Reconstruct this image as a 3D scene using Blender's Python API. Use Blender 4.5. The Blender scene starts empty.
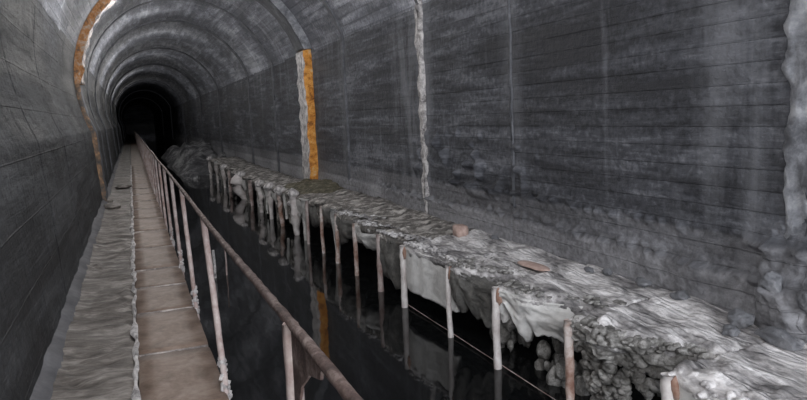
import bpy, math, random
import numpy as np
from mathutils import Matrix, Vector
random.seed(7)
C = bpy.context.scene.collection
CAMZ = 1.6
# ------------------------------------------------------------------ noise
def _h(i, j, k):
    n = (i.astype(np.int64) * 374761393 + j.astype(np.int64) * 668265263 + k.astype(np.int64) * 2147483647) & 0xffffffff
    n = ((n ^ (n >> 13)) * 1274126177) & 0xffffffff
    n = n ^ (n >> 16)
    return (n & 0xffff) / 65535.0
def vn(x, y, z):
    x, y, z = np.broadcast_arrays(np.asarray(x, float), np.asarray(y, float), np.asarray(z, float))
    i, j, k = np.floor(x), np.floor(y), np.floor(z)
    u, v, w = x - i, y - j, z - k
    u, v, w = (a * a * (3 - 2 * a) for a in (u, v, w))
    r = 0
    for a in (0, 1):
        for b in (0, 1):
            for c in (0, 1):
                r = r + _h(i + a, j + b, k + c) * (u if a else 1 - u) * (v if b else 1 - v) * (w if c else 1 - w)
    return r * 2 - 1
def fbm(x, y, z, o=4):
    r, a, f = 0, 1.0, 1.0
    for q in range(o):
        r = r + a * vn(np.asarray(x) * f + 11.3 * q, np.asarray(y) * f + 5.1 * q, np.asarray(z) * f + 3.7 * q)
        a *= .5; f *= 2.03
    return r
def sst(a, b, x):
    t = np.clip((x - a) / (b - a), 0, 1); return t * t * (3 - 2 * t)
# ------------------------------------------------------------------ materials
def newmat(name, rough=.8, spec=.35):
    m = bpy.data.materials.new(name); m.use_nodes = True
    nt = m.node_tree; b = nt.nodes['Principled BSDF']
    b.inputs['Roughness'].default_value = rough
    b.inputs['Specular IOR Level'].default_value = spec
    return m, nt, b
class N:
    def __init__(s, nt): s.nt = nt
    def node(s, t, **kw):
        n = s.nt.nodes.new(t)
        for k, v in kw.items(): setattr(n, k, v)
        return n
    def link(s, a, b): s.nt.links.new(a, b)
    def coord(s, kind='Object', scale=(1, 1, 1), loc=(0, 0, 0)):
        t = s.node('ShaderNodeTexCoord'); m = s.node('ShaderNodeMapping')
        m.inputs['Scale'].default_value = scale; m.inputs['Location'].default_value = loc
        s.link(t.outputs[kind], m.inputs['Vector']); return m.outputs[0]
    def noise(s, vec, scale, detail=5, rough=.6, dist=0):
        n = s.node('ShaderNodeTexNoise'); n.inputs['Scale'].default_value = scale
        n.inputs['Detail'].default_value = detail; n.inputs['Roughness'].default_value = rough
        n.inputs['Distortion'].default_value = dist
        s.link(vec, n.inputs['Vector']); return n.outputs['Fac']
    def ramp(s, fac, stops):
        r = s.node('ShaderNodeValToRGB')
        while len(r.color_ramp.elements) < len(stops): r.color_ramp.elements.new(.5)
        for e, (p, c) in zip(r.color_ramp.elements, stops):
            e.position = p; e.color = (*(c if isinstance(c, tuple) else (c, c, c)), 1)
        s.link(fac, r.inputs[0]); return r.outputs[0]
    def mix(s, a, b, fac, mode='MIX'):
        m = s.node('ShaderNodeMix', data_type='RGBA', blend_type=mode)
        for v, k in ((fac, 0), (a, 6), (b, 7)):
            if hasattr(v, 'is_linked') or hasattr(v, 'links'): s.link(v, m.inputs[k])
            else: m.inputs[k].default_value = v if k == 0 else (*v, 1)
        return m.outputs[2]
    def math(s, op, a, b=0.0, clamp=False):
        m = s.node('ShaderNodeMath', operation=op); m.use_clamp = clamp
        for v, k in ((a, 0), (b, 1)):
            if hasattr(v, 'links'): s.link(v, m.inputs[k])
            else: m.inputs[k].default_value = v
        return m.outputs[0]
    def bump(s, b, h, strength=.5, dist=.02):
        n = s.node('ShaderNodeBump'); n.inputs['Strength'].default_value = strength; n.inputs['Distance'].default_value = dist
        s.link(h, n.inputs['Height']); s.link(n.outputs[0], b.inputs['Normal'])

def concrete_lining(name, dark, mid, light, board_w=.15, board_l=3.1, streak=1.0, brick=.5, patches=(), low_dark=0, plinth=False):
    """shuttered concrete; UV: u = metres along the tunnel, v = metres round the section"""
    m, nt, b = newmat(name, .62, .45); n = N(nt)
    uv = n.coord('UV')
    s1 = n.noise(n.coord('UV', (.28, 2.2, 1)), 1.0, 8, .68, .4)
    s2 = n.noise(n.coord('UV', (.9, 9.0, 1), (3, 1, 0)), 1.0, 6, .65, .3)
    big = n.noise(n.coord('UV', (.32, .5, 1), (9, 4, 0)), 1.0, 6, .6, .6)
    fine = n.noise(uv, 14, 6, .65)
    f = n.math('MULTIPLY', s1, .42 * streak)
    f = n.math('ADD', f, n.math('MULTIPLY', s2, .26 * streak))
    f = n.math('ADD', f, n.math('MULTIPLY', big, 1 - .68 * streak - .1))
    f = n.math('ADD', f, n.math('MULTIPLY', n.math('SUBTRACT', fine, .5), .22)); f = n.math('ADD', f, .05)
    col = n.ramp(f, [(.455, dark), (.52, mid), (.585, light)])
    # vertical wash-down streaks (mineral)
    v1 = n.noise(n.coord('UV', (2.6, .35, 1), (1, 8, 0)), 1.0, 5, .6, .3)
    col = n.mix(col, tuple(min(1, c * 1.5) for c in light), n.math('MULTIPLY', n.ramp(v1, [(.58, 0.0), (.78, 1.0)]), .45))
    if patches:
        sx = n.node('ShaderNodeSeparateXYZ'); n.link(uv, sx.inputs[0])
        for u0, wd, amt in patches:
            g = n.math('ABSOLUTE', n.math('SUBTRACT', sx.outputs[0], u0)); g = n.math('SUBTRACT', 1.0, n.math('DIVIDE', g, wd), True)
            st = n.ramp(n.noise(n.coord('UV', (3.0, .5, 1), (u0, 2, 0)), 1.0, 5, .6, .4), [(.4, .0), (.62, 1.0)])
            col = n.mix(col, (.30, .31, .34), n.math('MULTIPLY', n.math('MULTIPLY', g, st), amt))
    if plinth:
        sy = n.node('ShaderNodeSeparateXYZ'); n.link(uv, sy.inputs[0])
        vv = n.math('ADD', sy.outputs[1], n.math('MULTIPLY', n.math('SUBTRACT', s2, .5), .06))
        e = n.math('MULTIPLY', n.math('SUBTRACT', 1.84, vv), 30, True)
        e2 = n.math('MULTIPLY', n.math('SUBTRACT', 1.57, vv), 30, True)
        pc = n.ramp(n.math('ADD', n.math('MULTIPLY', big, .6), n.math('MULTIPLY', fine, .4)), [(.42, (.15, .15, .16)), (.58, (.36, .36, .38))])
        col = n.mix(col, pc, n.math('MULTIPLY', e, .4)); col = n.mix(col, pc, n.math('MULTIPLY', e2, .75))
    if low_dark:  # colour gets darker towards the foot of the left wall, noisy edge
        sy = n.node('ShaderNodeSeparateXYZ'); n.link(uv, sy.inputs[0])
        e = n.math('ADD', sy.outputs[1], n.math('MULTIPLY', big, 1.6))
        e = n.math('MULTIPLY', n.math('SUBTRACT', e, low_dark), .9, True)
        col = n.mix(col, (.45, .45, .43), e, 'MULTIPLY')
    br = n.node('ShaderNodeTexBrick'); n.link(uv, br.inputs['Vector'])
    br.inputs['Scale'].default_value = 1; br.inputs['Brick Width'].default_value = board_l; br.inputs['Row Height'].default_value = board_w
    br.inputs['Mortar Size'].default_value = .008; br.inputs['Mortar Smooth'].default_value = .6; br.offset = .37
    br.inputs['Color1'].default_value = (.72, .72, .72, 1); br.inputs['Color2'].default_value = (1.2, 1.2, 1.2, 1); br.inputs['Mortar'].default_value = (.8, .8, .8, 1)
    col = n.mix(col, br.outputs['Color'], brick, 'MULTIPLY')
    n.link(col, b.inputs['Base Color'])
    h = n.math('ADD', n.math('MULTIPLY', br.outputs['Fac'], -.25), n.math('MULTIPLY', s2, .8))
    h = n.math('ADD', h, n.math('MULTIPLY', fine, .8))
    n.bump(b, h, .9, .03)
    rr = n.ramp(s1, [(.35, .6), (.65, .9)]); n.link(rr, b.inputs['Roughness'])
    return m
def crusty(name, stops, scale=5.0, bump=.8, bd=.02, rough=.7, layered=0.0, spec=.35, kind='Object', stretch=(1, 1, 1)):
    m, nt, b = newmat(name, rough, spec); n = N(nt)
    v = n.coord(kind, stretch)
    a = n.noise(v, scale, 8, .62, .5); c = n.noise(v, scale * 6, 5, .7)
    f = n.math('ADD', n.math('MULTIPLY', a, .72), n.math('MULTIPLY', c, .28))
    n.link(n.ramp(f, stops), b.inputs['Base Color'])
    h = n.math('ADD', a, n.math('MULTIPLY', c, .5))
    if layered:
        w = n.node('ShaderNodeTexWave', wave_type='BANDS', bands_direction='X'); n.link(v, w.inputs['Vector'])
        w.inputs['Scale'].default_value = 4.5; w.inputs['Distortion'].default_value = 9; w.inputs['Detail'].default_value = 4; w.inputs['Detail Scale'].default_value = 1.2
        h = n.math('ADD', h, n.math('MULTIPLY', w.outputs['Fac'], layered))
    n.bump(b, h, bump, bd)
    return m
M = {}
M['wall'] = concrete_lining('dark_shuttered_concrete', (.028, .0295, .036), (.078, .082, .096), (.20, .207, .232), .145, 3.1, 1.0, .5, [(9.9, .8, .6), (9.3, .35, .7), (3.75, .7, .5), (6.85, .3, .35), (13.3, .5, .4), (15.9, .9, .4)], 0, True)
M['vault'] = concrete_lining('vault_concrete', (.10, .106, .128), (.225, .236, .27), (.45, .465, .51), .16, 1.5, .8, .9)
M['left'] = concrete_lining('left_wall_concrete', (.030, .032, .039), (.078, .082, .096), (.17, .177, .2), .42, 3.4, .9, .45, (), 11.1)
M['plinth'] = crusty('plinth_concrete', [(.3, (.06, .06, .066)), (.5, (.12, .12, .13)), (.7, (.2, .2, .21))], 3.0, .6, .012)
M['white_deposit'] = crusty('white_mineral_deposit', [(.38, (.16, .15, .15)), (.48, (.46, .44, .44)), (.60, (.82, .79, .78))], 7, 1, .03)
M['pink_deposit'] = crusty('pinkish_mineral_deposit', [(.40, (.09, .08, .08)), (.5, (.32, .285, .275)), (.60, (.66, .60, .58))], 7, 1, .03)
M['orange_deposit'] = crusty('orange_iron_deposit', [(.38, (.16, .06, .02)), (.46, (.60, .23, .04)), (.56, (.82, .40, .09)), (.64, (.72, .55, .36))], 6, 1, .03)
M['orange_faint'] = crusty('faded_orange_deposit', [(.42, (.10, .095, .09)), (.52, (.24, .16, .11)), (.60, (.44, .27, .15))], 5, 1, .03)
M['orange_left'] = crusty('streaked_orange_deposit', [(.40, (.14, .10, .08)), (.49, (.50, .22, .07)), (.60, (.5, .42, .35))], 6, 1, .03)
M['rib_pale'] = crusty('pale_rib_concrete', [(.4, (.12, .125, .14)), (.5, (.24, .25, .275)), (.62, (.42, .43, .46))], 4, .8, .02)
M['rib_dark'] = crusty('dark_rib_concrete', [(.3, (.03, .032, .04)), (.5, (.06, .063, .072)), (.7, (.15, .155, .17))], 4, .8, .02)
M['rib'] = crusty('rib_concrete', [(.3, (.05, .053, .062)), (.5, (.10, .104, .117)), (.7, (.22, .225, .25))], 4, .8, .02)
M['slab'] = crusty('calcite_coated_concrete', [(.40, (.14, .136, .14)), (.50, (.44, .425, .43)), (.58, (.84, .82, .825))], 3.2, 1.0, .035, .75, .25, .3, 'Object', (1.3, .55, 1))
M['slab_far'] = crusty('brownish_crusted_concrete', [(.40, (.06, .056, .052)), (.5, (.22, .205, .19)), (.60, (.66, .63, .6))], 5, 1.0, .03, .65)
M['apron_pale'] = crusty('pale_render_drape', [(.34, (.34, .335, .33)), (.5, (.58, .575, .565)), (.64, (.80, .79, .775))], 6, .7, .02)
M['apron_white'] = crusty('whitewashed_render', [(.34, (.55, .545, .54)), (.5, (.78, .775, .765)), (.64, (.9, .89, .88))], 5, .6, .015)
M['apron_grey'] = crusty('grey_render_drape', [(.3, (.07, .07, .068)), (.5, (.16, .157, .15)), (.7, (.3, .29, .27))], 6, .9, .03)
M['popcorn'] = crusty('knobbly_calcite', [(.38, (.09, .087, .082)), (.5, (.22, .214, .205)), (.62, (.52, .51, .5))], 9, 1, .02)
M['post_white'] = crusty('whitewashed_post', [(.3, (.38, .33, .32)), (.5, (.6, .56, .55)), (.7, (.78, .76, .75))], 6, .5, .01)
M['post_rust'] = crusty('rusty_post', [(.38, (.22, .12, .09)), (.5, (.42, .31, .27)), (.6, (.62, .56, .54))], 5, .6, .01)
M['rust'] = crusty('rust_stain', [(.3, (.13, .055, .03)), (.5, (.30, .17, .12)), (.7, (.48, .38, .34))], 5, .6, .01)
M['rail'] = crusty('rusty_handrail_steel', [(.4, (.045, .028, .025)), (.5, (.105, .07, .062)), (.62, (.24, .19, .175))], 14, .9, .012, .7)
M['rail_post'] = crusty('flaking_painted_steel', [(.3, (.17, .09, .075)), (.5, (.36, .29, .275)), (.7, (.58, .53, .52))], 5, .5, .008)
M['plank'] = crusty('brown_paving', [(.38, (.13, .088, .066)), (.5, (.22, .158, .124)), (.62, (.30, .235, .195))], 3.5, .45, .01, .6)
M['grit'] = crusty('rough_wet_concrete', [(.38, (.06, .050, .044)), (.5, (.15, .132, .118)), (.62, (.36, .33, .305))], 4.5, 1.0, .04, .6, 0, .4, 'Object', (.5, 1.6, 1))
M['moss'] = crusty('mossy_mud', [(.36, (.05, .046, .03)), (.5, (.12, .11, .075)), (.64, (.30, .27, .2))], 9, 1, .03)
M['rubble'] = crusty('grey_rubble', [(.3, (.08, .085, .095)), (.5, (.17, .175, .19)), (.7, (.38, .38, .4))], 4, 1, .04)
M['mound'] = crusty('pale_boulder', [(.38, (.05, .05, .055)), (.5, (.13, .13, .138)), (.62, (.45, .45, .45))], 1.6, 1, .08)
M['brick'] = crusty('pink_brick', [(.3, (.30, .2, .17)), (.6, (.58, .44, .39))], 8, .6, .01)
m, nt, b = newmat('dark_water', .04, .5); n = N(nt)
b.inputs['Base Color'].default_value = (.006, .0065, .007, 1); b.inputs['IOR'].default_value = 1.33
n.bump(b, n.noise(n.coord('Object', (1, .5, 1)), 2.2, 3, .5), .12, .02); M['water'] = m
# ------------------------------------------------------------------ object helpers
def tag(o, label=None, cat=None, group=None, kind=None):
    if label: o['label'] = label
    if cat: o['category'] = cat
    if group: o['group'] = group
    if kind: o['kind'] = kind
    return o
def empty(name, loc):
    o = bpy.data.objects.new(name, None); o.location = loc; C.objects.link(o); return o
def mesh(name, verts, faces, mat, parent=None, smooth=True, uv=None, mats=None, midx=None, origin=None):
    v = np.asarray(verts, float)
    if parent is not None and origin is None: origin = parent_world(parent)
    if origin is not None: v = v - np.asarray(origin)
    me = bpy.data.meshes.new(name); me.from_pydata(v.tolist(), [], [list(f) for f in faces])
    for mm in (mats or [mat]): me.materials.append(mm)
    if midx is not None: me.polygons.foreach_set('material_index', list(midx))
    me.polygons.foreach_set('use_smooth', [smooth] * len(me.polygons))
    if uv is not None:
        l = me.uv_layers.new(name='UVMap'); idx = np.zeros(len(me.loops), int); me.loops.foreach_get('vertex_index', idx)
        l.data.foreach_set('uv', np.asarray(uv)[idx].ravel())
    me.update()
    o = bpy.data.objects.new(name, me); C.objects.link(o)
    if parent is not None: o.parent = parent
    elif origin is not None: o.location = origin
    return o
def parent_world(p):
    w = Vector(p.location)
    while p.parent: p = p.parent; w += p.location
    return w
def gridf(nu, nv, wrap_u=False, wrap_v=False, off=0):
    F = []
    for i in range(nu - (0 if wrap_u else 1)):
        for j in range(nv - (0 if wrap_v else 1)):
            a, b_ = i, (i + 1) % nu; c, d = j, (j + 1) % nv
            F.append((off + a * nv + c, off + b_ * nv + c, off + b_ * nv + d, off + a * nv + d))
    return F
def tube(path, rad, seg=8, seed=0, rough=0.0):
    """closed tube along a path; rad a number or list"""
    P = [Vector(p) for p in path]; V = []; n = len(P)
    for i, p in enumerate(P):
        t = (P[min(i + 1, n - 1)] - P[max(i - 1, 0)]).normalized()
        a = t.cross(Vector((0, 0, 1)));
        if a.length < .1: a = t.cross(Vector((1, 0, 0)))
        a.normalize(); c = t.cross(a)
        r = rad[i] if hasattr(rad, '__len__') else rad
        for k in range(seg):
            th = 2 * math.pi * k / seg
            rr = r * (1 + rough * float(vn(i * 1.7 + seed, k * 1.3, seed)))
            V.append(p + a * math.cos(th) * rr + c * math.sin(th) * rr)
    F = gridf(n, seg, wrap_v=True)
    F.append(tuple(range(seg))[::-1]); F.append(tuple(range((n - 1) * seg, n * seg)))
    return V, F
def box(x0, x1, y0, y1, z0, z1, rough=0.0, seed=0, cuts=(1, 1, 1), bev=.0):
    import bmesh
    bm = bmesh.new(); bmesh.ops.create_cube(bm, size=1)
    if bev: bmesh.ops.bevel(bm, geom=list(bm.edges), offset=.0001, segments=1, affect='EDGES')
    bm.free(); bm = bmesh.new()
    nx, ny, nz = cuts
    bmesh.ops.create_cube(bm, size=1)
    for v in bm.verts:
        v.co.x = x0 + (v.co.x + .5) * (x1 - x0); v.co.y = y0 + (v.co.y + .5) * (y1 - y0); v.co.z = z0 + (v.co.z + .5) * (z1 - z0)
    for ax, k in enumerate(cuts):
        lo = (x0, y0, z0)[ax]; hi = (x1, y1, z1)[ax]
        for q in range(1, k):
            co = [0, 0, 0]; co[ax] = lo + (hi - lo) * q / k; no = [0, 0, 0]; no[ax] = 1
            bmesh.ops.bisect_plane(bm, geom=bm.verts[:] + bm.edges[:] + bm.faces[:], plane_co=co, plane_no=no)
    if bev:
        es = [e for e in bm.edges if len(e.link_faces) == 2 and e.calc_face_angle(0) > 1]
        bmesh.ops.bevel(bm, geom=es, offset=bev, segments=2, affect='EDGES')
    bm.verts.ensure_lookup_table(); bm.verts.index_update()
    V = np.array([v.co[:] for v in bm.verts]); F = [[v.index for v in f.verts] for f in bm.faces]; bm.free()
    if rough:
        d = [fbm(V[:, 0] * 7 + seed + 9 * k, V[:, 1] * 7, V[:, 2] * 7, 3) for k in range(3)]
        V = V + np.stack(d, 1) * rough
    return V, F
_ico = {}
def ico(sub):
    if sub not in _ico:
        import bmesh
        bm = bmesh.new(); bmesh.ops.create_icosphere(bm, subdivisions=sub, radius=1)
        bm.verts.ensure_lookup_table(); bm.verts.index_update()
        _ico[sub] = (np.array([v.co[:] for v in bm.verts]), [[v.index for v in f.verts] for f in bm.faces]); bm.free()
    return _ico[sub]
def lump(c, r, sub=2, amp=.35, freq=1.6, seed=0):
    V, F = ico(sub); d = 1 + amp * fbm(V[:, 0] * freq + seed, V[:, 1] * freq + seed * 2.3, V[:, 2] * freq, 3)
    return V * d[:, None] * np.asarray(r) + np.asarray(c), F
def join(parts):
    V = []; F = []; o = 0
    for v, f in parts:
        v = np.asarray([list(p) for p in v]); V.append(v); F += [[i + o for i in q] for q in f]; o += len(v)
    return np.concatenate(V), F
# ------------------------------------------------------------------ tunnel lining
XR = 3.95; CX, CZ, RA = 1.50, 2.50, 2.47
Y0, Y1 = -7.0, 130.0
ZS = 3.12                                   # springing on the right
aS = math.asin((ZS - CZ) / RA)
DX = XR - (CX + RA * math.cos(aS))
def section(s0, s1, n_):
    """points round the section, s = metres from the foot of the right wall (z = -1.2)"""
    wall_len = ZS + 1.2
    arc_len = RA * (math.pi + .42 - aS)
    s = np.linspace(s0, s1, n_)
    P = np.zeros((n_, 2)); Nn = np.zeros((n_, 2))
    aE = math.pi + .42
    ex, ez = CX + RA * math.cos(aE), CZ + RA * math.sin(aE)
    fx, fz = -.66, -.02
    Lf = math.hypot(fx - ex, fz - ez)
    for i, q in enumerate(s):
        if q <= wall_len:
            P[i] = (XR, -1.2 + q); Nn[i] = (-1, 0)
        elif q <= wall_len + arc_len:
            a = aS + (q - wall_len) / RA
            k = max(0, 1 - (q - wall_len) / 1.2)
            P[i] = (CX + RA * math.cos(a) + DX * k, CZ + RA * math.sin(a)); Nn[i] = (-math.cos(a), -math.sin(a))
        else:
            t = (q - wall_len - arc_len) / Lf
            P[i] = (ex + (fx - ex) * t, ez + (fz - ez) * t)
            Nn[i] = np.array((-(fz - ez), fx - ex)) / Lf
            if Nn[i][0] < 0: Nn[i] *= -1
    return s, P, Nn
WL = ZS + 1.2; AL = RA * (math.pi + .42 - aS)
aE = math.pi + .42
TOT = WL + AL + math.hypot(-.66 - (CX + RA * math.cos(aE)), -.02 - (CZ + RA * math.sin(aE)))
S_LEFT = WL + RA * (math.pi - .25 - aS)     # left wall starts here
JOINTS = [3.32, 6.85, 9.32, 13.2, 15.9, 20.3, 24.7, 29.2, 33.6, 38, 42.3, 47, 52, 57, 62, 68, 74, 80, 87, 94, 102, 110, 119]
def disp(Y, S, board):
    d = .010 * fbm(Y * 1.2, S * 1.6, 0, 3) + .003 * fbm(Y * 9, S * 16, 3, 2)
    row = np.floor(S / board)
    d = d + .006 * (_h(row, np.floor(Y / 3.1), row * 0) - .5)
    for j in JOINTS:
        g = np.exp(-((Y - j - .015 * fbm(S * 3, j, 0, 2)) / .02) ** 2)
        d = d - .016 * g
    z = S - 1.2
    # honeycombed concrete low on the right wall
    onw = (S < WL)
    bumpy = np.clip(vn(Y * 8, S * 8, 5) - .3, 0, 1) * .2
    reg = sst(1.5, 1.0, z) * sst(.45, .7, z) * sst(10.5, 9, Y) * sst(6, 7.5, Y) * sst(-.3, .5, fbm(Y * 1.1, S * 2, 8, 2) + .5)
    d = d + onw * reg * bumpy
    for zl, w, yl in ((.38 + 0 * Y, .035, 11), (.62 + .0 * Y, .03, 8.2)):
        zl = zl + .03 * fbm(Y * .8, 1, 1, 2)
        gl = np.exp(-((z - zl) / w) ** 2) * sst(yl + 1, yl, Y) * onw
        d = d + gl * (.07 * np.clip(vn(Y * 14, S * 16, 2) + .1, -.25, 1) )
    # the base course stands proud of the wall
    d = d + onw * .035 * sst(.40, .34, z) * sst(16, 14, Y)
    # big broken hollows at bottom near the closest joint
    d = d + onw * .06 * fbm(Y * 2.2, S * 2.6, 4, 3) * sst(5.2, 4.0, Y) * sst(.62, .3, z)
    m_ = sst(.42, .1, np.abs(Y - 3.25)) * sst(.95, .5, z) * onw
    d = d + m_ * (.03 + .10 * np.abs(fbm(Y * 5, S * 5, 6, 4)))
    return d
def lining(name, s0, s1, mat, board, ys, ds, label):
    ns = int((s1 - s0) / ds) + 1
    s, P, Nn = section(s0, s1, ns)
    Y, S = np.meshgrid(ys, s, indexing='ij')
    d = disp(Y, S, board)
    X = P[None, :, 0] + Nn[None, :, 0] * d; Z = P[None, :, 1] + Nn[None, :, 1] * d
    V = np.stack([X, Y, Z], -1).reshape(-1, 3)
    UV = np.stack([Y, S], -1).reshape(-1, 2)
    o = mesh(name, V, gridf(len(ys), ns), mat, uv=UV)
    tag(o, label, 'wall' if 'wall' in name else 'ceiling', kind='structure'); return o
def ysamp(step0, brk):
    a = [Y0]
    while a[-1] < Y1:
        y = a[-1]; st = .5 if y < 1 else (step0 if y < brk else max(step0, (y - brk) * .02 + step0))
        if y < 1 and y + st > 1: st = 1 - y + .001
        a.append(y + st)
    return np.array(a)
lining('wall_right', 0, WL, M['wall'], .145, ysamp(.022, 11), .022, 'dark grey board-marked concrete wall on the right above the bench')
lining('ceiling', WL - .04, S_LEFT, M['vault'], .16, ysamp(.06, 26), .06, 'lighter grey arched tunnel vault with board marks')
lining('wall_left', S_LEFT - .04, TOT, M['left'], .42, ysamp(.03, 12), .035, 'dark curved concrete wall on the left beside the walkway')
# end of the tunnel, far off in the dark
s, P, _n = section(0, TOT, 60)
V = [(x - _n[i][0] * .3, Y1 - .3, z - _n[i][1] * .3) for i, (x, z) in enumerate(P)] + [(-1.1, Y1 - .3, -1.4), (XR + .3, Y1 - .3, -1.4)]
mesh_o = mesh('wall_back', V, [tuple(range(len(V)))], M['wall'], smooth=False, uv=[(v[0], v[2]) for v in V])
tag(mesh_o, 'black far end of the tunnel', 'wall', kind='structure')
# unseen shell added round the lining to block light leaks
s, P, _n = section(0, TOT, 40); V = []
for y in (Y0 + .02, Y1):
    V += [(x - _n[i][0] * .35, y, z - _n[i][1] * .35) for i, (x, z) in enumerate(P)] + [(-1.2, y, -1.6), (XR + .35, y, -1.6)]
o = mesh('leak_shell', V, gridf(2, 42, wrap_v=True), M['rubble'], smooth=False); tag(o, 'unseen outer shell added to block light leaking past the tunnel lining', 'shell', kind='structure')
# ------------------------------------------------------------------ ribs and joint deposits
def ribstrip(name, ya, yb, s0, s1, prot, mats, label, cat='rib', seed=0, ds=.05, wob=.03, orange=None):
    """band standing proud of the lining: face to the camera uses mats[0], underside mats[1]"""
    ns = max(3, int((s1 - s0) / ds)); s, P, Nn = section(s0, s1, ns)
    prof = [(ya, -.03), (ya, prot * .5), (ya + .02, prot)] + [(ya + (yb - ya) * k, prot) for k in (.2, .4, .6, .8)] + [(yb - .02, prot), (yb, prot * .5), (yb, -.03)]
    V = []; midx = []
    for i in range(ns):
        for k, (y, d) in enumerate(prof):
            a = float(fbm(s[i] * 5 + seed, k * .9, seed, 3)); b2 = float(fbm(s[i] * 2.3 + seed, 3, k * .5, 2))
            yy = y + wob * a + wob * b2 * (.6 if d > 0 else 0); dd = d + (wob * .7 * a if d > 0 else 0)
            V.append((P[i, 0] + Nn[i, 0] * dd, yy, P[i, 1] + Nn[i, 1] * dd))
    F = gridf(ns, len(prof)); np_ = len(prof)
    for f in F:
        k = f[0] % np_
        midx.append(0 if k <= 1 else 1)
    F.append(tuple(range(np_))); midx.append(0); F.append(tuple(range((ns - 1) * np_, ns * np_))[::-1]); midx.append(0)
    o = mesh(name, V, F, None, mats=mats, midx=midx, origin=V[0])
    tag(o, label, cat, kind='structure'); return o
RY = 15.75
ribstrip('trim_1', RY, RY + .80, 1.25, WL + .02, .17, [M['orange_deposit'], M['white_deposit']], 'orange and white stained pilaster on the right wall', 'pilaster', 3)
ribstrip('trim_2', RY - .10, RY + .75, WL, WL + RA * 1.75, .18, [M['rib_pale'], M['rib_dark']], 'dark grey concrete rib arching over the vault', 'rib', 5, wob=.012)
ribstrip('trim_3', RY, RY + .45, WL + RA * 1.72, WL + RA * 2.9, .15, [M['orange_left'], M['pink_deposit']], 'orange streaked rib curving down the left side of the vault', 'rib', 8, wob=.05)
ribstrip('trim_4', RY, RY + .55, WL + RA * 2.88, TOT, .09, [M['orange_faint'], M['rib']], 'faded orange foot of the rib on the left wall', 'rib', 9)
ribstrip('trim_5', 9.26, 9.40, 1.28, WL, .05, [M['white_deposit'], M['white_deposit']], 'pale pinkish joint ridge running down the right wall', 'joint', 13, ds=.03, wob=.028)
ribstrip('trim_6', 9.24, 9.40, WL - .02, WL + RA * 1.2, .05, [M['white_deposit'], M['rib']], 'pale joint ridge crossing the vault above the right wall', 'joint', 14, ds=.04, wob=.02)
ribstrip('trim_7', 6.82, 6.87, 1.7, WL + .4, .014, [M['rib'], M['rib']], 'thin dark construction joint between two wall panels', 'joint', 17, ds=.03, wob=.008)
ribstrip('trim_8', 3.14, 3.34, 1.3, WL, .018, [M['rib'], M['rib_pale']], 'wide rough pale joint at the right edge', 'joint', 21, ds=.03, wob=.035)
ribstrip('trim_9', 13.15, 13.3, 1.3, WL + 2.2, .035, [M['rib'], M['rib']], 'grey joint ridge just nearer than the orange pilaster', 'joint', 23, wob=.012)
for i, (y, w, pr) in enumerate([(20.3, .2, .015), (24.7, .25, .03), (33.6, .4, .03), (42.3, .5, .06), (57, .6, .05), (74, .8, .10), (94, 1.0, .12)]):
    ribstrip('trim_%d' % (10 + i), y, y + w, 1.2, TOT, pr, [M['rib'], M['rib']], 'dark lining ring at %s down the tunnel' % ['the start of the far stretch', 'the thin joint behind the bench', 'the middle distance', 'the end of the bench', 'the rubble mound\'s far side', 'the last lit stretch', 'the edge of the dark'][i], 'ring', 30 + i, ds=.12, wob=.02)
# ------------------------------------------------------------------ floor: walkway ledge and channel
XE = .38
ys = ysamp(.03, 14); xs = np.linspace(-.72, -.10, 26)
Y, X = np.meshgrid(ys, xs, indexing='ij')
rip = .016 * np.sin((Y + .25 * fbm(X * 3, Y * 2, 0, 2)) * 30 + 4 * X) * sst(20, 12, Y) * (.5 + .5 * vn(X * 4, Y * 2.3, 7))
Z = .0 + .018 * fbm(X * 4, Y * 3, 1, 4) + rip + .03 * sst(-.45, -.68, X) - .02 * sst(-.14, -.10, X)
Xj = X + .022 * fbm(Y * 3, 2, 2, 3) * sst(-.2, -.1, X)
V = np.stack([Xj, Y, Z], -1).reshape(-1, 3); F = gridf(len(ys), len(xs))
fl = mesh('floor', V, F, M['grit']); fl.data.flip_normals() if False else None
tag(fl, 'rough rippled wet concrete strip of walkway along the left wall', 'floor', kind='structure')
V = []; prof = [(-.72, -.06), (XE, -.06), (XE, -1.2), (.30, -1.2)]
for y in (Y0, Y1): V += [(x, y, z) for x, z in prof]
le = mesh('floor_ledge', V, gridf(2, 4), M['grit'], smooth=False); tag(le, 'dark side of the walkway ledge dropping to the channel', 'floor', kind='structure')
wt = mesh('water', [(XE, Y0, -.7), (XR - .03, Y0, -.7), (XR - .03, Y1 - .4, -.7), (XE, Y1 - .4, -.7)], [(0, 1, 2, 3)], M['water'])
tag(wt, 'still black water filling the channel between walkway and bench', 'water', kind='stuff')
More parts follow.
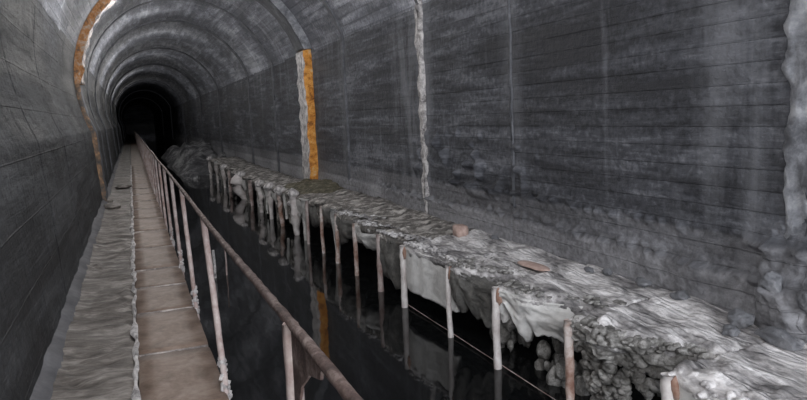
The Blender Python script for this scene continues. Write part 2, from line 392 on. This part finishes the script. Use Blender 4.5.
# slabs of the walkway
edges = [-1.6, -.5, .6, 1.7, 2.8, 3.92, 5.05, 6.2, 7.2, 8.1, 9.55, 11.1, 12.6, 14.1, 15.6, 17.1, 18.6, 20.1, 21.6, 23.1, 24.6, 26.1, 27.6, 29.1]
ords = ['nearest', 'second', 'third', 'fourth', 'fifth', 'sixth', 'seventh', 'eighth', 'ninth', 'tenth', 'eleventh', 'twelfth', 'thirteenth', 'fourteenth', 'fifteenth', 'sixteenth', 'seventeenth', 'eighteenth', 'nineteenth', 'twentieth']
k = 0
for i in range(3, len(edges) - 1):
    y0, y1 = edges[i] + .008, edges[i + 1] - .008
    V, F = box(-.085, XE + .012 + .01 * random.random(), y0, y1, -.06, .006 + .008 * random.random(), .004, i, (4, 8, 1), .008)
    o = mesh('paving_slab', V, F, M['plank'], origin=((XE - .08) / 2, (y0 + y1) / 2, -.06))
    V, F = box(-.08, XE + .008, y0 - .016, y0 + .004, -.05, .014, .002, i, (4, 1, 1)); cr = mesh('joint_mortar', V, F, M['pink_deposit'], o); cr['label'] = 'pale mortar along the slab joint'
    nm = ords[k]; k += 1
    tag(o, 'brown walkway slab beside the railing, %s from the camera' % nm, 'slab', 'brown walkway slabs', 'thing')
ys = np.concatenate([np.arange(2, 12, .03), np.arange(12, 30, .2)]); V = []
for y in ys:
    a = .022 * float(fbm(y * 3, 2, 2, 3)) ; w_ = .018 + .014 * float(vn(y * 6, 1, 5))
    V += [(-.10 + a - w_, y, .0), (-.10 + a, y, .022 + .01 * float(vn(y * 12, 3, 1))), (-.095 + a * .5 + w_, y, .005)]
o = mesh('trim_30', V, gridf(len(ys), 3), M['white_deposit']); tag(o, 'pale crumbly edge between the rough strip and the brown slabs', 'edge', kind='structure')
# far walkway deck
V, F = box(-.085, XE + .012, 29.11, Y1 - 1, -.055, .01); o = mesh('floor_deck', V, F, M['plank'], smooth=False)
tag(o, 'brown deck of the walkway fading into the dark', 'floor', kind='structure')
# kerb fillet at the left wall foot
ys = ysamp(.06, 12); V = []
for y in ys:
    a = .012 * float(fbm(y * 2.3, 1, 1, 3))
    V += [(-.78, y, -.03), (-.74 + a, y, .13 + a * 2), (-.67 + a, y, .08 + a), (-.585 + a, y, .03), (-.56 + a, y, -.03)]
o = mesh('baseboard_left', V, gridf(len(ys), 5), M['plinth']); tag(o, 'grey concrete fillet at the foot of the left wall', 'kerb', kind='structure')
# ------------------------------------------------------------------ railing
rl = empty('railing', (XE, 2, 0)); tag(rl, 'rusty steel handrail with thin posts along the walkway edge', 'railing')
def railz(y): return 1.0 + .008 * math.sin(y * .9)
pts = [(.385 + .004 * math.sin(y * 1.3), y, railz(y)) for y in np.concatenate([np.arange(.4, 12, .05), np.arange(12, 100, .8)])]
V, F = tube(pts, .0155, 10, 3, .16); mesh('top_rail', V, F, M['rail'], rl)
bases = [2.1, 4.09, 6.14, 7.94, 9.8, 11.6, 13.4, 15.2]
while bases[-1] < 92: bases.append(bases[-1] + 1.85)
for i, y in enumerate(bases):
    lean = .5 if i else .02
    p0 = Vector((XE + .022, y, -.1)); p1 = Vector((.385, y + lean, railz(y + lean)))
    if i == 0: p0.y = 2.02; p1.y = 1.97; p1.z = railz(1.97)
    n_ = 22 if i < 6 else 3
    path = [p0.lerp(p1, t) for t in np.linspace(0, 1, n_)]
    r = .02 if i else .025
    V, F = tube(path, r, 8 if i < 8 else 5, i, .12 if i < 6 else 0)
    po = mesh('post', V, F, M['rail_post'], rl)
    if i < 5:
        ps = []
        for q in range(60):
            t = random.random() ** 1.6 * .2; c = p0.lerp(p1, t + (.06 if i else .55)); a = random.random() * 6.28
            rr = random.uniform(.006, .016)
            ps.append(lump((c.x + math.cos(a) * .02, c.y + math.sin(a) * .02, c.z), (rr, rr, rr * 1.3), 1, .4, 2, q))
        V, F = join(ps); cr = mesh('crust', V, F, M['white_deposit'], po); cr['label'] = 'white flaking crust'
# gusset under the rail at the nearest post
g = []
for x in (.381, .389):
    g += [(x, 2.0, .70), (x, 1.99, .995), (x, 1.60, .995), (x, 1.62, .96), (x, 1.74, .93), (x, 1.85, .86), (x, 1.93, .74)]
nG = 7; F = [tuple(range(nG))[::-1], tuple(range(nG, 2 * nG))] + [(i, (i + 1) % nG, nG + (i + 1) % nG, nG + i) for i in range(nG)]
o = mesh('gusset_plate', g, F, M['rail'], rl, smooth=False)
# ------------------------------------------------------------------ bench of slabs along the right wall
PY = [2.05, 3.2, 4.23, 5.34, 6.34, 7.62, 8.48, 9.52, 10.5, 11.42, 12.42, 13.52, 14.91, 16.07, 17.41, 18.95, 20.77, 23.2, 24.7, 26.8, 29.2]
XF = 2.90
def top_z(y): return float(np.interp(y, [2, 3.2, 4.2, 7.6, 9.5, 11.5, 14, 18, 24, 30], [.0, .02, .08, .09, .10, .15, .10, .02, .03, .12]))
# per bay (far post index k, bay runs from PY[k] towards the camera PY[k-1])
#        mat slab, mat apron, hang, ragged, recess, post mat, post radius, label
spec = {
 1: ('slab', 'apron_white', .66, .01, .0, 'post_white', .04, 'thick white coated bench block nearest the camera at the lower right'),
 2: ('slab', 'popcorn', .22, .06, .30, 'post_rust', .032, 'bench slab with knobbly cauliflower crust hanging under its front edge'),
 3: ('slab', 'apron_white', .34, .10, .28, 'post_white', .034, 'bench slab with a pale ragged-edged apron and a small hole in it'),
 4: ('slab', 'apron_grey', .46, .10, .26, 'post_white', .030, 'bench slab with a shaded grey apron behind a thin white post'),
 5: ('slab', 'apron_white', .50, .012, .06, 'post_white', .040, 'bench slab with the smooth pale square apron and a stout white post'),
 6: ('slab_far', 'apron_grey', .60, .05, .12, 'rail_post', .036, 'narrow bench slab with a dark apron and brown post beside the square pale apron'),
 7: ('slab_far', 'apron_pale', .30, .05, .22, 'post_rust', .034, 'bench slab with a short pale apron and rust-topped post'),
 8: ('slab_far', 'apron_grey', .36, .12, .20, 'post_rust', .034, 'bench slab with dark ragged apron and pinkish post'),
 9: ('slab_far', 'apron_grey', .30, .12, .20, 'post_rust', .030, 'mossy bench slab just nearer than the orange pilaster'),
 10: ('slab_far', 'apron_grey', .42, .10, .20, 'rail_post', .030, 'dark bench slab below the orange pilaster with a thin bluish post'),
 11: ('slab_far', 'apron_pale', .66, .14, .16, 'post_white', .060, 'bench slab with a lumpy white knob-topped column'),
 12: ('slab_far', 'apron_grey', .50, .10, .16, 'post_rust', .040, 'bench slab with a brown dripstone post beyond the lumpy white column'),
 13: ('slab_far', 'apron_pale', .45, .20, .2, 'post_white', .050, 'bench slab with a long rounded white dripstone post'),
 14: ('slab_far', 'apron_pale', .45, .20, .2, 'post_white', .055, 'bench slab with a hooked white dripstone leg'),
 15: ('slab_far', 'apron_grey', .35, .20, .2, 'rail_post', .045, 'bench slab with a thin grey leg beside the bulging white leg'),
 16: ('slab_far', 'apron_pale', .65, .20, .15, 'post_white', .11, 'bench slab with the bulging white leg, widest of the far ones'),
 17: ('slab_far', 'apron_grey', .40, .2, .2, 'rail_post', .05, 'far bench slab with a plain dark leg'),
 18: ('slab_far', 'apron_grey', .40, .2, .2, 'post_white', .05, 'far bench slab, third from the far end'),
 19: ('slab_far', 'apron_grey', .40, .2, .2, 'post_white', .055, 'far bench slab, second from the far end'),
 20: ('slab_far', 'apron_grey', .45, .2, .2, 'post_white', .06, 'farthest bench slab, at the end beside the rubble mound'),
}
WZ = -.7
for k in range(1, len(PY)):
    ms, ma, hang, rag, rec, mp, pr, label = spec[k]
    yf, yn = PY[k], PY[k - 1]; near = k < 9
    zt = top_z(yf)
    root = empty('bench_slab', (XF, yf, zt)); tag(root, label, 'bench', 'crusted concrete bench slabs along the right wall', 'thing')
    nt_ = 56 if k < 6 else (30 if k < 9 else 12)
    T = np.linspace(0, 1, nt_); YY = yf + .02 + (yn - yf - .0) * T * .985
    xf = XF + 1.3 * rec * sst(.3, .95, T) * (1 if k > 1 else .3) + .02 * fbm(T * 5, k, 0, 2) - .02
    # slab: closed loop profile
    nx = 44 if k < 6 else (24 if k < 9 else 10)
    xs_ = np.linspace(0, 1, nx)
    loop = []
    V = np.zeros((nt_, 2 * nx, 3))
    for i in range(nt_):
        zt_i = top_z(YY[i])
        xx = 3.925 + (xf[i] - 3.925) * xs_
        e = np.clip((xs_ - .88) / .12, 0, 1)
        prox = 1 - xs_
        amp = .022 if near else .03
        h = amp * fbm(xx * 4, YY[i] * 2, k, 3) + .02 * np.abs(fbm(xx * 9, YY[i] * 3, k + 5, 3)) - .01
        # layered flow steps
        st = xx * 6 + 1.2 * fbm(xx * 2, YY[i] * 2, 1, 2); h = h + .0035 * np.sin(st * 6.28) * near
        top = zt_i + h - .05 * e ** 2 + .03 * sst(0.7, 0, xs_)
        if k == 2 or k == 1: top = top + .05 * sst(.5, .85, xs_) * (1 - e) * np.abs(fbm(xx * 6, YY[i] * 6, 3, 2))
        V[i, :nx, 0] = xx; V[i, :nx, 1] = YY[i] + .012 * fbm(xx * 8, i, 2, 2); V[i, :nx, 2] = top
        bx = xx[::-1].copy(); bx[0] += .01
        V[i, nx:, 0] = bx; V[i, nx:, 1] = YY[i]; V[i, nx:, 2] = zt_i - .13 - .02 * fbm(bx * 6, YY[i] * 6, 9, 2)
    Vf = V.reshape(-1, 3); F = gridf(nt_, 2 * nx, wrap_v=True)
    F.append(tuple(range(2 * nx))); F.append(tuple(range((nt_ - 1) * 2 * nx, nt_ * 2 * nx))[::-1])
    mesh('slab', Vf, F, M[ms], root)
    # apron: hanging sheet with thickness
    if True:
        na = max(4, int(nt_ * {2: .85, 3: .80, 4: .72, 6: .7, 7: .72, 8: .7, 9: .7, 10: .7}.get(k, 1.0 if k < 11 else .6))); nsd = 26 if k < 6 else (14 if k < 9 else 7); th = .05
        out = np.zeros((na, 2 * nsd, 3))
        for i in range(na):
            r_ = float(fbm(T[i] * 7, k * 3.1, 4, 4)); hg = hang + rag * r_
            if k in (3, 4): hg -= .10 * float(sst(.45, .0, T[i]))
            if k >= 11: hg *= .25 + .55 * abs(math.sin(T[i] * 3.1 + k))**.8
            hg = min(max(hg, .14), zt + .69)
            q = np.linspace(0, 1, nsd); z = top_z(YY[i]) - .05 - hg * q
            bul = .02 * fbm(T[i] * 6, q * 5, k, 3) + (.03 * fbm(T[i] * 14, q * 10, k, 2) if ma == 'popcorn' else .006 * fbm(T[i] * 20, q * 16, k, 2)) - .03 * np.sin(q * 3.1)
            if k in (1, 5): bul = bul * .35
            xo = xf[i] + .01 + bul + .06 * q * (k not in (1, 5))
            out[i, :nsd] = np.stack([xo, np.full(nsd, YY[i]), z], 1)
            out[i, nsd:] = np.stack([xo[::-1] + th, np.full(nsd, YY[i]), z[::-1]], 1)
        F = gridf(na, 2 * nsd, wrap_v=True)
        F.append(tuple(range(2 * nsd))); F.append(tuple(range((na - 1) * 2 * nsd, na * 2 * nsd))[::-1])
        mesh('apron', out.reshape(-1, 3), F, M[ma], root)
    # post at the far end of the bay
    n_ = 20 if near else 12
    zs = np.linspace(zt - .04, WZ - .15, n_)
    seedp = k * 2.1
    px = XF - .025 + ((.02 if k > 8 else .006) * vn(zs * 3, seedp, 0))
    if k >= 11:
        py_ = yf + .05 * vn(zs * 4, seedp, 3); rr = pr * 1.35 * (1.0 + .35 * vn(zs * 5, seedp, 1)) * np.interp(zs, [WZ, zt], [.7, 1.25])
        if k == 16: px = px - .12 * np.sin(np.linspace(0, 5, n_))
    else:
        py_ = yf + .01 * vn(zs * 3, seedp, 2); rr = pr * (1 + .12 * vn(zs * 6, seedp, 1))
    V, F = tube([(px[i], py_[i], zs[i]) for i in range(n_)], list(rr), 9, k, .12)
    po = mesh('post', V, F, M[mp], root)
    if mp == 'post_white' and k < 8:
        V, F = lump((XF - .01, yf - .035, zt - .12), (.03, .04, .085), 2, .3, 2, k); st = mesh('rust_patch', V, F, M['rust'], po); st['label'] = 'rust-brown patch at the head of the post'
    if k >= 9:
        for q, t in enumerate((.3, .62) if k > 10 else (.5,)):
            yy = yf + (yn - yf) * t; bot = max(WZ - .1, zt - random.uniform(.45, .95)); zq = np.linspace(zt - .04, bot, 8)
            xo = XF + .02 + random.uniform(-.03, .08)
            V, F = tube([(xo + .03 * float(vn(z * 4, k, q)), yy + .04 * float(vn(z * 3, q, k)), z) for z in zq], list(np.linspace(.075, .03, 8) * random.uniform(.7, 1.2)), 8, k + q, .25)
            mesh('dripstone', V, F, M[('apron_pale', 'slab_far', 'apron_grey')[(k + q) % 3]], root)
    # bar at the waterline
    if 3 <= k <= 5:
        V, F = tube([(XF + .01, yf, WZ + .03), (XF + .02, (yf + yn) / 2, WZ + .02), (XF + .01, yn, WZ + .03)], .004, 6); mesh('sill_bar', V, F, M['rail_post'], root)
    # knobbly crusts
    ps = []
    if k == 2:
        for q in range(230):
            t = random.random() * .62; u = random.random() ** 1.3
            y = yf + (yn - yf) * t; x = XF + .02 + .36 * max(0, t - .3) + u * .16; z = zt - .06 - u * (.62 - .7 * max(0, t - .25))
            r = random.uniform(.022, .05)
            if math.sin(y * 17) * math.sin(z * 13) > .62: continue
            ps.append(lump((x, y, max(z, WZ + .01)), (r, r, r * .9), 2, .35, 2, q))
    if k in (1, 2):
        for q in range(150 if k == 2 else 60):
            t = random.random(); y = yf + (yn - yf) * t; r = random.uniform(.014, .034)
            ix = int(t * (nt_ - 1)); x = xf[ix] + random.uniform(-.01, .14)
            ps.append(lump((x, y, top_z(y) - .02 - .06 * random.random() * (x < xf[ix] + .03)), (r * 1.4, r, r * .8), 2, .3, 2, q + 300))
    if k in (3, 4, 5, 6, 7, 8):
        for q in range(70):
            t = random.random(); y = yf + (yn - yf) * t; r = random.uniform(.010, .026) * (1.3 if k == 4 else 1)
            ix = int(t * (nt_ - 1)); x = xf[ix] + random.uniform(-.01, .5 if k == 4 else .2)
            ps.append(lump((x, y, top_z(y) - .0), (r * 1.6, r * 1.3, r * .7), 1, .3, 2, q + 500))
    if k in (3, 4):   # broken stuff behind the ragged edge
        for q in range(26):
            y = yf + (yn - yf) * random.uniform(.15, .85); r = random.uniform(.03, .07)
            ps.append(lump((XF + random.uniform(.22, .5), y, WZ + random.uniform(0, .35)), (r, r, r * 1.7), 2, .4, 1.5, q + 700))
    if ps:
        V, F = join(ps); cr = mesh('calcite_crust', V, F, M['popcorn'] if k in (2, 3, 4) else M['slab'], root); cr['kind'] = 'stuff'
    if k == 11:
        ps = [lump((XF - .03, yf, zt + .02), (.11, .12, .10), 3, .25, 1.3, 4), lump((XF - .05, yf, zt - .16), (.09, .10, .08), 3, .3, 1.5, 5), lump((XF - .02, yf + .03, zt - .36), (.08, .11, .11), 3, .3, 1.5, 6)]
        V, F = join(ps); mesh('white_knob', V, F, M['white_deposit'], root)
    if k in (12, 13, 14, 16, 18, 20):
        V, F = lump((XF - .02, yf, zt - .01), (.13, .16, .10), 3, .25, 1.3, k); mesh('white_knob', V, F, M['white_deposit'], root)
# rounded hole in the pale apron of the third bay: dark pit ring
# ------------------------------------------------------------------ loose things
V, F = box(3.50, 3.64, 7.40, 7.56, .11, .24, .006, 2, (3, 3, 2), .01)
o = mesh('brick', V, F, M['brick'], origin=(3.58, 7.49, .08)); tag(o, 'small pinkish brick lying on the bench against the wall', 'brick')
V, F = lump((3.40, 5.55, .135), (.08, .26, .02), 3, .25, 1.5, 41)
o = mesh('stone_flake', V, F, M['brick'], origin=(3.4, 5.55, .08)); tag(o, 'flat pinkish stone flake lying on the bench above the ragged apron', 'stone')
# mossy mud at the foot of the orange pilaster
ys = np.linspace(12.9, 16.4, 50); xs = np.linspace(2.95, 3.90, 24)
Y, X = np.meshgrid(ys, xs, indexing='ij')
env = np.clip(1 - ((Y - 14.8) / 1.6) ** 2 - (np.maximum(0, 3.7 - X) / .75) ** 2, 0, 1)
tz = np.vectorize(top_z)(Y)
Z = tz - .05 + .17 * env ** .6 * (1 + .35 * fbm(X * 5, Y * 4, 1, 3))
o = mesh('mud_mound', np.stack([X, Y, Z], -1).reshape(-1, 3), gridf(50, 24), M['moss'], origin=(3.5, 14.8, .1)); tag(o, 'olive brown mud spread at the foot of the orange pilaster', 'mud', kind='stuff')
# collapsed crust at the nearest joint
ps = []
dd = [((3.80, 3.30, .40), (.06, .07, .09)), ((3.74, 3.50, .12), (.08, .09, .06)), ((3.68, 3.12, .10), (.05, .16, .05)), ((3.80, 3.02, .34), (.05, .07, .06)), ((3.58, 3.42, .08), (.05, .06, .035))]
labs = ['grey mineral lump clinging to the wall at the nearest joint', 'bluish grey rubble lump under the nearest wall joint', 'long twisted crust fragment lying in the hollow at the right edge',
        'grey lump high at the right edge of the picture', 'smallest flat rubble piece lying on the bench in front of the joint']
for i, (c, r) in enumerate(dd):
    V, F = lump(c, r, 4, .32, 1.4, 50 + i); o = mesh('rubble_lump', V, F, M['rubble'], origin=c); tag(o, labs[i], 'rubble', 'rubble at the nearest wall joint')
# stones fallen on the bench along the wall
sl = ['small dark stone on the bench below the wide wall panel, nearest the rubble', 'dark stone on the bench against the base course, middle of the row', 'small stone on the bench left of the middle one', 'thin pale stone on the bench near the brick', 'pebble on the bench right of the flat flake']
for i, (x, y) in enumerate([(3.82, 4.1), (3.84, 4.55), (3.83, 5.0), (3.80, 7.0), (3.75, 5.15)]):
    r = random.uniform(.03, .055); V, F = lump((x - .03, y, top_z(y) + .055), (r, r * 1.5, r * .8), 3, .35, 1.6, 80 + i)
    o = mesh('stone', V, F, M['rubble'], origin=(x, y, .09)); tag(o, sl[i], 'stone', 'stones on the bench')
# debris on the walkway by the left rib
for i, (x, y, rx, ry, rz, l) in enumerate([(-.47, 14.9, .17, .28, .05, 'dark flat chunk lying on the walkway by the foot of the orange rib'), (-.60, 16.0, .12, .25, .06, 'grey chunk behind the flat one at the left wall foot'), (-.30, 19.4, .2, .3, .05, 'low dark chunk farther along the walkway')]):
    V, F = lump((x, y, .03), (rx, ry, rz), 3, .35, 1.6, 90 + i); o = mesh('debris_chunk', V, F, M['grit'], origin=(x, y, .0)); tag(o, l, 'debris', 'chunks on the walkway')
# stakes in the water
for i, (x, y, h, l) in enumerate([(.98, 10.5, .42, 'short white stake standing in the water behind the railing, left one'), (1.16, 10.6, .5, 'thin grey stake in the water right of the white one')]):
    V, F = tube([(x, y, -.85), (x + .01, y, -.5), (x, y, -.7 + h)], [.022 if i == 0 else .012] * 3, 8, i, .2)
    o = mesh('stake', V, F, M['white_deposit'] if i == 0 else M['rail_post'], origin=(x, y, -.85)); tag(o, l, 'stake')
# rubble mound rising from the water beyond the bench
ys = np.linspace(30.5, 60, 90); xs = np.linspace(1.5, 3.93, 34)
Y, X = np.meshgrid(ys, xs, indexing='ij')
env = sst(1.5, 3.3, X + .4 * fbm(Y * .4, 1, 2, 2)) * sst(30.5, 33, Y) * sst(60, 48, Y)
Z = -.95 + 1.05 * env * (.95 + .38 * fbm(X * .9, Y * .3, 3, 3)) + .12 * np.abs(fbm(X * 2.2, Y * .7, 6, 2)) * env ** .5
o = mesh('rubble_mound', np.stack([X, Y, Z], -1).reshape(-1, 3), gridf(90, 34), M['mound']); tag(o, 'pale mound of fallen rubble rising from the water beyond the bench', 'rubble', kind='stuff')
ml = ['pale boulder in the water just nearer than the rubble mound']
for i, (c, r) in enumerate([((2.2, 29.9, -.75), (.3, .55, .28))]):
    V, F = lump(c, r, 4, .32, 1.5, 100 + i); o = mesh('boulder', V, F, M['mound'], origin=(c[0], c[1], c[2])); tag(o, ml[i], 'boulder')
# ------------------------------------------------------------------ camera
f = 700.0
Rm = ((0.93112431, -0.36212391, -0.04328742), (0.08471154, 0.09930272, 0.99144487), (0.35472733, 0.92682536, -0.12313925))
cd = bpy.data.cameras.new('camera'); co = bpy.data.objects.new('camera', cd); C.objects.link(co)
cd.sensor_width = 36; cd.lens = f / 807 * 36; cd.clip_end = 400; cd.clip_start = .05
co.matrix_world = Matrix(((Rm[0][0], Rm[1][0], -Rm[2][0], 0), (Rm[0][1], Rm[1][1], -Rm[2][1], 0), (Rm[0][2], Rm[1][2], -Rm[2][2], CAMZ), (0, 0, 0, 1)))
bpy.context.scene.camera = co
# ------------------------------------------------------------------ light: daylight through the mouth behind the camera, plus added fill lights
w = bpy.data.worlds.new('World'); bpy.context.scene.world = w; w.use_nodes = True
bg = w.node_tree.nodes['Background']; bg.inputs[0].default_value = (.92, .95, 1.0, 1); bg.inputs[1].default_value = 7.0
pl = bpy.data.lights.new('mouth_portal', 'AREA'); pl.shape = 'RECTANGLE'; pl.size = 5.2; pl.size_y = 6.2; pl.cycles.is_portal = True
po = bpy.data.objects.new('mouth_portal', pl); C.objects.link(po); po.location = (1.5, Y0 + .05, 2.0); po.rotation_euler = (math.radians(90), 0, 0)
for (x, y, z, e) in [(.1, -.8, 2.4, 190), (.4, 5.0, 3.9, 80), (.4, 11, 3.9, 95), (.4, 16.5, 3.5, 75), (.4, 22, 3.2, 55), (.4, 28.5, 3.2, 48), (.4, 36, 3.2, 40), (.4, 46, 3.2, 32), (.5, 58, 3.2, 18)]:  # unseen soft fills, added to carry brightness down the tunnel
    l = bpy.data.lights.new('added_fill_light', 'POINT'); l.energy = e; l.shadow_soft_size = .6; l.color = (1, .975, .95)
    o = bpy.data.objects.new('added_fill_light', l); C.objects.link(o); o.location = (x, y, z)
sc = bpy.context.scene
sc.view_settings.view_transform = 'Standard'; sc.view_settings.look = 'None'; sc.view_settings.gamma = 1; sc.view_settings.use_curve_mapping = False
sc.view_settings.exposure = 0.92
sc.cycles.max_bounces = 8; sc.cycles.diffuse_bounces = 5
